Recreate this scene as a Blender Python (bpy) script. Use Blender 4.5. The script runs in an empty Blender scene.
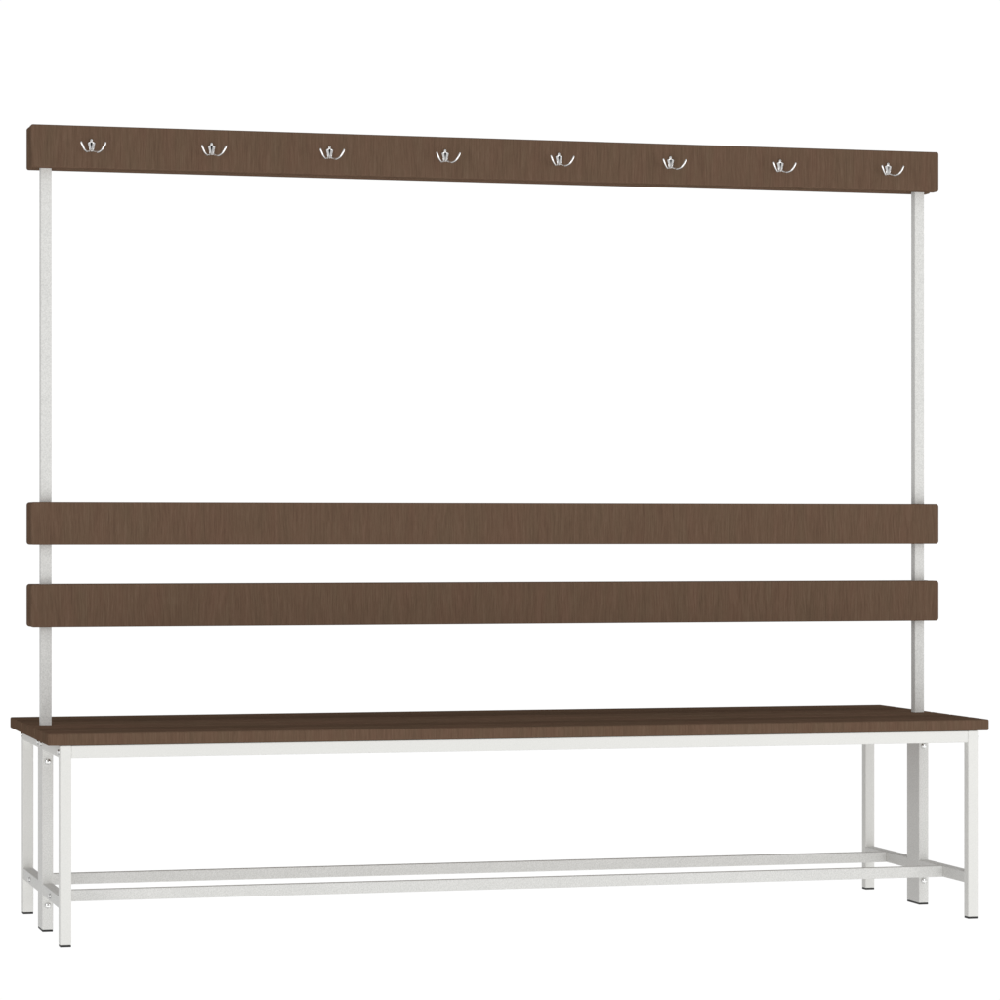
import bpy, bmesh, math
from mathutils import Vector, Matrix

scene = bpy.context.scene
COL = scene.collection
MM = 0.001

# ------------------------------------------------------------------ dimensions (mm)
L = 2000.0
D = 629.0
ZS, T = 422.7, 23.4                 # seat top, seat thickness
A = 1.8                             # front legs set back from the seat edge
LX0, LX1 = 24.6, 47.2               # left legs
RX0, RX1 = 1952.8, 1975.4           # right legs
WD = 23.0                           # leg depth
FOOT = 4.2                          # rubber cap height
MY0, MY1 = 278.8, 350.2             # deep middle leg
PY0, PY1 = 303.4, 325.6             # upright post
TB = 27.0                           # board thickness
RZ, RH = 75.3, 23.8                 # low rails
AP = 24.8                           # rail under the seat


# ------------------------------------------------------------------ node helpers
def new_mat(name):
    m = bpy.data.materials.new(name)
    m.use_nodes = True
    nt = m.node_tree
    return m, nt, nt.nodes['Principled BSDF']


def N(nt, kind, **kw):
    n = nt.nodes.new(kind)
    for k, v in kw.items():
        setattr(n, k, v)
    return n


def math_node(nt, op, a, b=None, c=None):
    n = N(nt, 'ShaderNodeMath', operation=op)
    for i, v in enumerate((a, b, c)):
        if v is None:
            continue
        if isinstance(v, (int, float)):
            n.inputs[i].default_value = v
        else:
            nt.links.new(v, n.inputs[i])
    return n.outputs[0]


def noise(nt, vec, scale, detail=2.0, rough=0.5):
    n = N(nt, 'ShaderNodeTexNoise')
    n.inputs['Scale'].default_value = scale
    n.inputs['Detail'].default_value = detail
    n.inputs['Roughness'].default_value = rough
    nt.links.new(vec, n.inputs['Vector'])
    return n.outputs['Fac']


def combine(nt, x, y, z):
    n = N(nt, 'ShaderNodeCombineXYZ')
    for i, v in enumerate((x, y, z)):
        if isinstance(v, (int, float)):
            n.inputs[i].default_value = v
        else:
            nt.links.new(v, n.inputs[i])
    return n.outputs[0]


# ------------------------------------------------------------------ materials
def wood_material():
    m, nt, bsdf = new_mat('dark_wood_laminate')
    tc = N(nt, 'ShaderNodeTexCoord')
    sep = N(nt, 'ShaderNodeSeparateXYZ')
    nt.links.new(tc.outputs['Object'], sep.inputs[0])
    x, y, z = sep.outputs
    geo = N(nt, 'ShaderNodeNewGeometry')
    sn = N(nt, 'ShaderNodeSeparateXYZ')
    nt.links.new(geo.outputs['True Normal'], sn.inputs[0])
    up = math_node(nt, 'GREATER_THAN', math_node(nt, 'ABSOLUTE', sn.outputs[2]), 0.72)
    end = math_node(nt, 'GREATER_THAN', math_node(nt, 'ABSOLUTE', sn.outputs[0]), 0.72)
    # across-grain and along-grain coordinates: the veneer runs upright on the faces,
    # lengthwise on the seat top
    mixu = N(nt, 'ShaderNodeMix')          # across
    nt.links.new(up, mixu.inputs['Factor'])
    nt.links.new(math_node(nt, 'ADD', x, math_node(nt, 'MULTIPLY', y, 1.0)), mixu.inputs['A'])
    nt.links.new(math_node(nt, 'MULTIPLY', y, 0.3), mixu.inputs['B'])
    mixv = N(nt, 'ShaderNodeMix')          # along
    nt.links.new(up, mixv.inputs['Factor'])
    nt.links.new(z, mixv.inputs['A'])
    nt.links.new(x, mixv.inputs['B'])
    u, v = mixu.outputs['Result'], mixv.outputs['Result']
    # a slow wander so the lines are not ruled
    wv = combine(nt, math_node(nt, 'MULTIPLY', u, 22.0), math_node(nt, 'MULTIPLY', v, 9.0), 0.0)
    wander = math_node(nt, 'MULTIPLY', math_node(nt, 'SUBTRACT', noise(nt, wv, 1.0, 1.0), 0.5), 0.010)
    uw = math_node(nt, 'ADD', u, wander)
    fine = noise(nt, combine(nt, math_node(nt, 'MULTIPLY', uw, 430.0), math_node(nt, 'MULTIPLY', v, 20.0), 0.3), 1.0, 3.0, 0.6)
    mid = noise(nt, combine(nt, math_node(nt, 'MULTIPLY', uw, 150.0), math_node(nt, 'MULTIPLY', v, 7.0), 1.7), 1.0, 2.0, 0.5)
    pore = noise(nt, combine(nt, math_node(nt, 'MULTIPLY', uw, 900.0), math_node(nt, 'MULTIPLY', v, 70.0), 5.1), 1.0, 1.0, 0.5)
    hue = noise(nt, combine(nt, math_node(nt, 'MULTIPLY', uw, 34.0), math_node(nt, 'MULTIPLY', v, 7.0), 8.4), 1.0, 2.0, 0.5)
    s = math_node(nt, 'ADD', math_node(nt, 'MULTIPLY', fine, 0.58), math_node(nt, 'MULTIPLY', mid, 0.22))
    s = math_node(nt, 'ADD', s, math_node(nt, 'MULTIPLY', pore, 0.20))
    ramp = N(nt, 'ShaderNodeValToRGB')
    nt.links.new(s, ramp.inputs['Fac'])
    e = ramp.color_ramp.elements
    e[0].position, e[0].color = 0.30, (0.110, 0.068, 0.0475, 1)
    e[1].position, e[1].color = 0.70, (0.178, 0.115, 0.082, 1)
    k = e.new(0.5)
    k.color = (0.143, 0.0895, 0.0615, 1)
    tint = N(nt, 'ShaderNodeValToRGB')
    nt.links.new(hue, tint.inputs['Fac'])
    t = tint.color_ramp.elements
    t[0].position, t[0].color = 0.30, (0.978, 1.018, 0.97, 1)
    t[1].position, t[1].color = 0.72, (1.028, 0.99, 0.965, 1)
    mul = N(nt, 'ShaderNodeMix', data_type='RGBA', blend_type='MULTIPLY')
    mul.inputs['Factor'].default_value = 1.0
    nt.links.new(ramp.outputs['Color'], mul.inputs[6])
    nt.links.new(tint.outputs['Color'], mul.inputs[7])
    # every plank of the seat has a tone of its own
    wn_ = N(nt, 'ShaderNodeTexWhiteNoise', noise_dimensions='1D')
    nt.links.new(math_node(nt, 'FLOOR', math_node(nt, 'DIVIDE', math_node(nt, 'ADD', y, 0.002), (D + 8.0) / 6 * MM)), wn_.inputs['W'])
    tone = math_node(nt, 'MULTIPLY_ADD', wn_.outputs['Value'], math_node(nt, 'MULTIPLY', up, 0.24), 1.0)
    tone = math_node(nt, 'SUBTRACT', tone, math_node(nt, 'MULTIPLY', up, 0.06))
    val = N(nt, 'ShaderNodeVectorMath', operation='SCALE')
    nt.links.new(mul.outputs[2], val.inputs[0])
    nt.links.new(tone, val.inputs['Scale'])
    nt.links.new(val.outputs[0], bsdf.inputs['Base Color'])
    bsdf.inputs['Roughness'].default_value = 0.5
    bsdf.inputs['Specular IOR Level'].default_value = 0.0
    bump = N(nt, 'ShaderNodeBump')
    bump.inputs['Strength'].default_value = 0.12
    bump.inputs['Distance'].default_value = 0.0004
    nt.links.new(fine, bump.inputs['Height'])
    nt.links.new(bump.outputs[0], bsdf.inputs['Normal'])
    return m


def paint_material(name, dark, light, strength):
    m, nt, bsdf = new_mat(name)
    tc = N(nt, 'ShaderNodeTexCoord')
    n1 = noise(nt, tc.outputs['Object'], 420.0, 2.0, 0.6)
    n2 = noise(nt, tc.outputs['Object'], 14.0, 2.0, 0.5)
    s = math_node(nt, 'ADD', math_node(nt, 'MULTIPLY', n1, 0.88), math_node(nt, 'MULTIPLY', n2, 0.12))
    ramp = N(nt, 'ShaderNodeValToRGB')
    nt.links.new(s, ramp.inputs['Fac'])
    e = ramp.color_ramp.elements
    e[0].position, e[0].color = 0.30, (*dark, 1)
    e[1].position, e[1].color = 0.70, (*light, 1)
    nt.links.new(ramp.outputs['Color'], bsdf.inputs['Base Color'])
    bsdf.inputs['Roughness'].default_value = 0.55
    bsdf.inputs['Specular IOR Level'].default_value = 0.25
    bump = N(nt, 'ShaderNodeBump')
    bump.inputs['Strength'].default_value = strength
    bump.inputs['Distance'].default_value = 0.0003
    nt.links.new(n1, bump.inputs['Height'])
    nt.links.new(bump.outputs[0], bsdf.inputs['Normal'])
    return m


def chrome_material(name, rough, base):
    m, nt, bsdf = new_mat(name)
    tc = N(nt, 'ShaderNodeTexCoord')
    n1 = noise(nt, tc.outputs['Object'], 300.0, 2.0)
    ramp = N(nt, 'ShaderNodeMapRange')
    ramp.inputs['To Min'].default_value = rough * 0.8
    ramp.inputs['To Max'].default_value = rough * 1.2
    nt.links.new(n1, ramp.inputs['Value'])
    nt.links.new(ramp.outputs[0], bsdf.inputs['Roughness'])
    bsdf.inputs['Base Color'].default_value = (*base, 1)
    bsdf.inputs['Metallic'].default_value = 1.0
    return m


def rubber_material():
    m, nt, bsdf = new_mat('black_plastic')
    tc = N(nt, 'ShaderNodeTexCoord')
    n1 = noise(nt, tc.outputs['Object'], 200.0)
    ramp = N(nt, 'ShaderNodeValToRGB')
    nt.links.new(n1, ramp.inputs['Fac'])
    ramp.color_ramp.elements[0].color = (0.010, 0.010, 0.010, 1)
    ramp.color_ramp.elements[1].color = (0.022, 0.022, 0.021, 1)
    nt.links.new(ramp.outputs['Color'], bsdf.inputs['Base Color'])
    bsdf.inputs['Roughness'].default_value = 0.6
    return m


WOOD = wood_material()
PAINT = paint_material('white_powder_coat', (0.80, 0.80, 0.77), (0.86, 0.855, 0.825), 0.10)
PAINT_SHADED = paint_material('shaded_white_powder_coat', (0.66, 0.66, 0.638), (0.865, 0.86, 0.835), 0.30)  # white coat again, shade on posts and low frame put into its colour
CHROME = chrome_material('polished_chrome', 0.08, (0.86, 0.85, 0.84))
ZINC = chrome_material('bright_zinc', 0.16, (0.82, 0.82, 0.81))
RUBBER = rubber_material()


# ------------------------------------------------------------------ mesh helpers
def add_box(bm, x0, x1, y0, y1, z0, z1, bev=0.0, seg=2):
    r = bmesh.ops.create_cube(bm, size=1.0)
    vs = r['verts']
    for v in vs:
        v.co = Vector(((x0 + x1) / 2 + v.co.x * (x1 - x0),
                       (y0 + y1) / 2 + v.co.y * (y1 - y0),
                       (z0 + z1) / 2 + v.co.z * (z1 - z0))) * MM
    if bev:
        es = list({e for v in vs for e in v.link_edges})
        bmesh.ops.bevel(bm, geom=es, offset=bev * MM, segments=seg, profile=0.5, affect='EDGES')


def add_board(bm, x0, x1, y0, y1, z0, z1, corner=6.0, bev=3.0):
    """a board whose outline in the XZ plane has rounded corners, its face edges eased"""
    pts = []
    for cx_, cz_, a0 in ((x1 - corner, z1 - corner, 0), (x0 + corner, z1 - corner, 90),
                         (x0 + corner, z0 + corner, 180), (x1 - corner, z0 + corner, 270)):
        for k in range(6):
            a = math.radians(a0 + 90 * k / 5)
            pts.append((cx_ + corner * math.cos(a), cz_ + corner * math.sin(a)))
    cxm, czm = (x0 + x1) / 2, (z0 + z1) / 2

    def ring(y, inset):
        out = []
        for px, pz in pts:
            sx = (abs(px - cxm) - inset) * (1 if px > cxm else -1) + cxm
            sz = (abs(pz - czm) - inset) * (1 if pz > czm else -1) + czm
            out.append(bm.verts.new(Vector((sx, y, sz)) * MM))
        return out
    rings = []
    n = 4
    for k in range(n + 1):
        a = math.pi / 2 * k / n
        rings.append(ring(y0 + bev * (1 - math.sin(a)), bev * (1 - math.cos(a))))
    # rings above run from the side line (k=0) to the face (k=n); build front reversed, back straight
    front = list(reversed(rings))
    back = []
    for k in range(n + 1):
        a = math.pi / 2 * k / n
        back.append(ring(y1 - bev * (1 - math.sin(a)), bev * (1 - math.cos(a))))
    allr = front + back
    m = len(pts)
    for a_, b_ in zip(allr[:-1], allr[1:]):
        for i in range(m):
            j = (i + 1) % m
            bm.faces.new((a_[i], a_[j], b_[j], b_[i]))
    bm.faces.new(list(reversed(allr[0])))
    bm.faces.new(allr[-1])


def add_dome(bm, centre, axis, radius, height, seg=20, rings=6):
    """a low domed screw head standing on a short cylinder, pointing along axis"""
    ax = Vector(axis).normalized()
    t = Vector((0, 0, 1)) if abs(ax.z) < 0.9 else Vector((1, 0, 0))
    e1 = ax.cross(t).normalized()
    e2 = ax.cross(e1).normalized()
    c = Vector(centre)
    prof = [(radius, 0.0), (radius, height * 0.25)]
    for k in range(1, rings):
        a = math.pi / 2 * k / rings
        prof.append((radius * math.cos(a), height * (0.25 + 0.75 * math.sin(a))))
    prev = None
    for r, h in prof:
        cur = [bm.verts.new((c + ax * h + e1 * (r * math.cos(2 * math.pi * i / seg)) +
                             e2 * (r * math.sin(2 * math.pi * i / seg))) * MM) for i in range(seg)]
        if prev:
            for i in range(seg):
                j = (i + 1) % seg
                bm.faces.new((prev[i], prev[j], cur[j], cur[i]))
        prev = cur
    top = bm.verts.new((c + ax * height) * MM)
    for i in range(seg):
        bm.faces.new((prev[i], prev[(i + 1) % seg], top))


def add_tube(bm, pts, radii, seg=12):
    """tube through pts (mm), elliptical section from radii = [(ra, rb)...], rounded ends"""
    pts = [Vector(p) for p in pts]
    n = len(pts)
    prev = None
    up = Vector((0, -1, 0))
    for i in range(n):
        d = (pts[min(i + 1, n - 1)] - pts[max(i - 1, 0)]).normalized()
        s = d.cross(up).normalized()
        u = s.cross(d).normalized()
        ra, rb = radii[i]
        cur = [bm.verts.new((pts[i] + s * (ra * math.cos(2 * math.pi * k / seg)) +
                             u * (rb * math.sin(2 * math.pi * k / seg))) * MM) for k in range(seg)]
        if prev:
            for k in range(seg):
                j = (k + 1) % seg
                bm.faces.new((prev[k], prev[j], cur[j], cur[k]))
        else:
            first = cur
        prev = cur
    bm.faces.new(list(reversed(first)))
    bm.faces.new(prev)


def finish(name, bm, mat, parent, smooth=True, angle=40):
    bmesh.ops.recalc_face_normals(bm, faces=bm.faces[:])
    me = bpy.data.meshes.new(name)
    bm.to_mesh(me)
    bm.free()
    me.materials.append(mat)
    if smooth:
        for p in me.polygons:
            p.use_smooth = True
        try:
            me.set_sharp_from_angle(angle=math.radians(angle))
        except Exception:
            pass
    o = bpy.data.objects.new(name, me)
    COL.objects.link(o)
    o.parent = parent
    return o


def box_part(name, mat, parent, *dims, bev=1.6, seg=2):
    bm = bmesh.new()
    add_box(bm, *dims, bev=bev, seg=seg)
    return finish(name, bm, mat, parent, smooth=False)


# ------------------------------------------------------------------ the bench
bench = bpy.data.objects.new('locker_room_bench', None)
COL.objects.link(bench)
bench['label'] = 'long dark brown wooden bench with white metal legs, backrest boards and chrome coat hooks'
bench['category'] = 'bench'

# seat: six lengthwise planks
bm = bmesh.new()
gap = 8.0
pw = (D - 5 * gap) / 6
for k in range(6):
    y = k * (pw + gap)
    add_box(bm, 0, L, y, y + pw, ZS - T, ZS, bev=3.2, seg=4)
seat = finish('seat', bm, WOOD, bench, smooth=False)


def foot(x0, x1, y0, y1, parent):
    return box_part('foot_cap', RUBBER, parent, x0 + .4, x1 - .4, y0 + .4, y1 - .4, 0.0, FOOT, bev=0.8)


UNDER = ZS - T - 0.4
YB0, YB1 = D - A - WD, D - A
for X0, X1 in ((LX0, LX1), (RX0, RX1)):
    out = -1 if X0 < 1000 else 1            # outer side of this end frame
    xo = X0 if out < 0 else X1
    for y0, y1 in ((A, A + WD), (YB0, YB1)):
        leg = box_part('leg', PAINT, bench, X0, X1, y0, y1, FOOT, UNDER)
        foot(X0, X1, y0, y1, leg)
        bm = bmesh.new()
        add_dome(bm, (xo, (y0 + y1) / 2, 386.0), (out, 0, 0), 5.4, 4.4)
        finish('bolt', bm, ZINC, leg)
    cl = box_part('centre_leg', PAINT_SHADED, bench, X0, X1, MY0, MY1, FOOT, UNDER)
    foot(X0, X1, MY0, MY1, cl)
    for zb in (350.0, 53.5):
        for yb, dy in ((MY0, -1), (MY1, 1)):
            bm = bmesh.new()
            add_dome(bm, ((X0 + X1) / 2, yb, zb), (0, dy, 0), 6.3, 4.8)
            finish('bolt', bm, ZINC, cl)
    for yb in (289.0, 340.0):
        bm = bmesh.new()
        add_dome(bm, (xo, yb, 386.0), (out, 0, 0), 5.4, 4.4)
        finish('bolt', bm, ZINC, cl)
    # rails of the end frame, low and under the seat
    for y0, y1 in ((A + WD, MY0), (MY1, YB0)):
        lr = box_part('end_rail', PAINT_SHADED, bench, X0 + .3, X1 - .3, y0, y1, RZ, RZ + RH)
        yb = 147.5 if y0 < 200 else 481.0
        bm = bmesh.new()
        add_dome(bm, (xo, yb, RZ + RH / 2), (out, 0, 0), 5.4, 4.4)
        finish('bolt', bm, ZINC, lr)
        box_part('upper_end_rail', PAINT, bench, X0 + .3, X1 - .3, y0, y1, UNDER - AP, UNDER - .3)
    box_part('post', PAINT_SHADED, bench, X0, X1, PY0, PY1, ZS - T + .2, 1641.0)

for y0, y1 in ((A + .4, A + WD - .4), (YB0 + .4, YB1 - .4)):
    box_part('seat_rail', PAINT, bench, LX1, RX0, y0, y1, UNDER - AP, UNDER - .3)
for y0, y1 in ((140.0, 155.6), (473.2, 488.8)):
    box_part('stretcher', PAINT_SHADED, bench, LX1 - .3, RX0 + .3, y0, y1, RZ + .2, RZ + RH - .2, bev=1.4)

# boards in front of and behind the posts
for name, z0, z1 in (('hook_board', 1571.2, 1658.4), ('backrest_board', 795.1, 882.9), ('backrest_board', 625.5, 713.7)):
    for y0 in (PY0 - TB, PY1):
        bm = bmesh.new()
        add_board(bm, 1.0, L - 1.0, y0, y0 + TB, z0, z1, corner=6.0 if name != 'hook_board' else 4.5, bev=3.0)
        finish(name, bm, WOOD, bench, smooth=False)

# ------------------------------------------------------------------ coat hooks
YF = PY0 - TB


def hook_plate():
    """shield-shaped cast plate: round eye on top, shoulders, narrow waist, dished face"""
    bm = bmesh.new()
    prof = [(13.4, 1.6), (12.6, 3.0), (10.8, 3.8), (9.0, 3.4), (7.8, 2.6), (7.0, 3.2), (6.4, 6.2), (4.8, 7.4), (2.0, 6.9),
            (-1.5, 6.0), (-5.0, 5.2), (-8.5, 4.7), (-11.0, 4.3), (-12.6, 3.2), (-13.2, 1.4)]
    nx = 16
    rows = []
    for z, w in prof:
        row = []
        shoulder = max(0.0, min(1.0, (8.5 - z) / 3.0)) * max(0.0, min(1.0, (z + 11.0) / 6.0))
        for i in range(nx + 1):
            s = -1 + 2 * i / nx
            flank = 3.4 * abs(s) ** 3.2 * shoulder            # raised flanks, dished middle
            edge = 1.6 * max(0.0, abs(s) - 0.78) / 0.22
            lean = 1.5 * max(0.0, (-z) / 13.0)                # thicker towards the foot
            h = 2.6 + flank + lean - edge + (0.9 if z > 7.5 else 0.0) * (1 - s * s)
            row.append(bm.verts.new(Vector((w * s, -h, z)) * MM))
        rows.append(row)
    for a_, b_ in zip(rows[:-1], rows[1:]):
        for i in range(nx):
            bm.faces.new((a_[i], a_[i + 1], b_[i + 1], b_[i]))
    border = ([r[0] for r in rows] + rows[-1][1:] + [r[-1] for r in reversed(rows[:-1])] + list(reversed(rows[0][1:-1])))
    back = [bm.verts.new((v.co.x, 0.0, v.co.z)) for v in border]
    m = len(border)
    for i in range(m):
        j = (i + 1) % m
        bm.faces.new((border[i], border[j], back[j], back[i]))
    bm.faces.new(back)
    return bm


def prong(side):
    ctrl = [Vector((side * 1.0, -4.0, -9.5)), Vector((side * 5.6, -10.5, -13.6)), Vector((side * 11.0, -19.0, -15.4)),
            Vector((side * 16.8, -26.0, -12.4)), Vector((side * 21.4, -30.0, -5.4)), Vector((side * 25.4, -32.0, 3.6))]
    pts, rad = [], []
    n = len(ctrl)
    for i in range(n - 1):                         # Catmull-Rom
        p0, p1, p2, p3 = ctrl[max(i - 1, 0)], ctrl[i], ctrl[i + 1], ctrl[min(i + 2, n - 1)]
        for k in range(5):
            t = k / 5
            pts.append(0.5 * ((2 * p1) + (p2 - p0) * t + (2 * p0 - 5 * p1 + 4 * p2 - p3) * t * t +
                              (3 * p1 - p0 - 3 * p2 + p3) * t ** 3))
    pts.append(ctrl[-1])
    m = len(pts)
    for i in range(m):
        f = i / (m - 1)
        r = 2.0 + 0.25 * f
        if f > 0.93:
            r *= 0.86
        rad.append((r, r * 0.9))
    pts.append(ctrl[-1] + (pts[-1] - pts[-2]).normalized() * 1.0)
    rad.append((0.8, 0.7))
    bm = bmesh.new()
    add_tube(bm, pts, rad)
    return bm


def make_hook():
    h = finish('coat_hook', hook_plate(), CHROME, bench, angle=85)
    finish('prong', prong(-1), CHROME, h, angle=60)
    finish('prong', prong(1), CHROME, h, angle=60)
    for zc, r, y in ((10.6, 3.0, -2.6), (-8.2, 1.7, -2.7)):
        bm = bmesh.new()
        add_dome(bm, (0, y, zc), (0, -1, 0), r, 2.6 if zc > 0 else 2.2, seg=16, rings=4)
        finish('screw', bm, ZINC, h)
    bm = bmesh.new()
    add_dome(bm, (0, -5.0, 10.3), (0, -1, 0), 0.9, 0.5, seg=12, rings=3)
    finish('screw_recess', bm, RUBBER, h)
    return h


hook = make_hook()
hook.location = Vector((125.3, YF, 1617.9)) * MM
for k in range(1, 8):
    c = hook.copy()
    COL.objects.link(c)
    c.parent = bench
    c.location = Vector((125.3 + 250.36 * k, YF, 1617.9)) * MM
    for ch in list(hook.children):
        d = ch.copy()
        COL.objects.link(d)
        d.parent = c

# ------------------------------------------------------------------ light: white studio dome and softboxes
world = bpy.data.worlds.new('World')
scene.world = world
world.use_nodes = True
wn = world.node_tree
bg = wn.nodes['Background']
tc = N(wn, 'ShaderNodeTexCoord')
sep = N(wn, 'ShaderNodeSeparateXYZ')
wn.links.new(tc.outputs['Generated'], sep.inputs[0])
# brightness falls off overhead and underfoot, and is lower on the side the picture is taken from
def dome_ramp(out, stops):
    mr = N(wn, 'ShaderNodeMapRange')
    mr.inputs['From Min'].default_value = -1.0
    wn.links.new(out, mr.inputs['Value'])
    r = N(wn, 'ShaderNodeValToRGB')
    wn.links.new(mr.outputs[0], r.inputs['Fac'])
    el = r.color_ramp.elements
    el[0].position, el[0].color = (stops[0][0] + 1) / 2, (stops[0][1],) * 3 + (1,)
    el[1].position, el[1].color = (stops[-1][0] + 1) / 2, (stops[-1][1],) * 3 + (1,)
    for p, v in stops[1:-1]:
        el.new((p + 1) / 2).color = (v, v, v, 1)
    return r.outputs['Color']


# values are fractions of the brightest part of the dome, a low front band added to light the bench
dome_back = dome_ramp(sep.outputs[2], [(-1, .15), (-.55, .20), (-.27, .67), (.19, .67), (.27, .20), (.7, .22), (1, .28)])
dome_front = dome_ramp(sep.outputs[2], [(-1, .15), (-.8, .62), (-.4, .92), (-.12, .48), (.1, .40), (.3, .46), (.6, .46), (.8, .38), (1, .28)])
side = dome_ramp(sep.outputs[1], [(-1, 0), (-.15, 0), (.35, 1), (1, 1)])
mx = N(wn, 'ShaderNodeMix', data_type='RGBA')
wn.links.new(side, mx.inputs['Factor'])
wn.links.new(dome_front, mx.inputs[6])
wn.links.new(dome_back, mx.inputs[7])
# dark patch added to the dome behind the camera, for the chrome to mirror
dot = N(wn, 'ShaderNodeVectorMath', operation='DOT_PRODUCT')
wn.links.new(tc.outputs['Generated'], dot.inputs[0])
dot.inputs[1].default_value = Vector((0.12, -0.98, 0.12)).normalized()
dark_patch = N(wn, 'ShaderNodeMapRange', interpolation_type='SMOOTHSTEP')
dark_patch.inputs['From Min'].default_value = math.cos(math.radians(20))
dark_patch.inputs['From Max'].default_value = math.cos(math.radians(6))
dark_patch.inputs['To Min'].default_value = 1.0
dark_patch.inputs['To Max'].default_value = 0.04
wn.links.new(dot.outputs['Value'], dark_patch.inputs['Value'])
dim = N(wn, 'ShaderNodeVectorMath', operation='SCALE')
# the left side of the dome is dimmed to darken left-facing sides
left = dome_ramp(sep.outputs[0], [(-1, .66), (-.75, .68), (-.42, 1), (1, 1)])
mx2 = N(wn, 'ShaderNodeMix', data_type='RGBA', blend_type='MULTIPLY')
mx2.inputs['Factor'].default_value = 1.0
wn.links.new(mx.outputs[2], mx2.inputs[6])
wn.links.new(left, mx2.inputs[7])
wn.links.new(mx2.outputs[2], dim.inputs[0])
wn.links.new(dark_patch.outputs[0], dim.inputs['Scale'])
wn.links.new(dim.outputs[0], bg.inputs['Color'])
bg.inputs['Strength'].default_value = 1.53


def softbox(name, loc, target, size, power):
    l = bpy.data.lights.new(name, 'AREA')
    l.shape = 'RECTANGLE'
    l.size, l.size_y = size
    l.energy = power
    o = bpy.data.objects.new(name, l)
    COL.objects.link(o)
    o.location = loc
    o.rotation_euler = (Vector(target) - Vector(loc)).to_track_quat('-Z', 'Y').to_euler()
    return o


softbox('softbox', (2.6, -2.3, 0.9), (1.1, 0.2, 0.8), (1.4, 1.6), 15)
softbox('softbox', (-1.4, -2.3, 0.9), (0.9, 0.2, 0.8), (1.2, 1.6), 14)

# ------------------------------------------------------------------ camera
cam = bpy.data.cameras.new('camera')
cam.sensor_fit = 'HORIZONTAL'
cam.sensor_width = 36.0
cam.lens = 3.373887 * 36.0
cam.shift_x = 0.0
cam.shift_y = 0.030642
cam.clip_start = 0.1
cam.clip_end = 200.0
co = bpy.data.objects.new('camera', cam)
COL.objects.link(co)
co.location = (-0.8540, -6.660742, 0.823922)
co.rotation_euler = (math.radians(90), 0, -0.260809)
scene.camera = co

scene.view_settings.view_transform = 'Standard'
scene.view_settings.look = 'None'
scene.view_settings.exposure = 0.0
scene.view_settings.gamma = 1.0
scene.view_settings.use_curve_mapping = False
scene.cycles.max_bounces = 8
scene.cycles.use_denoising = True
scene.render.resolution_x = 1024
scene.render.resolution_y = 1024
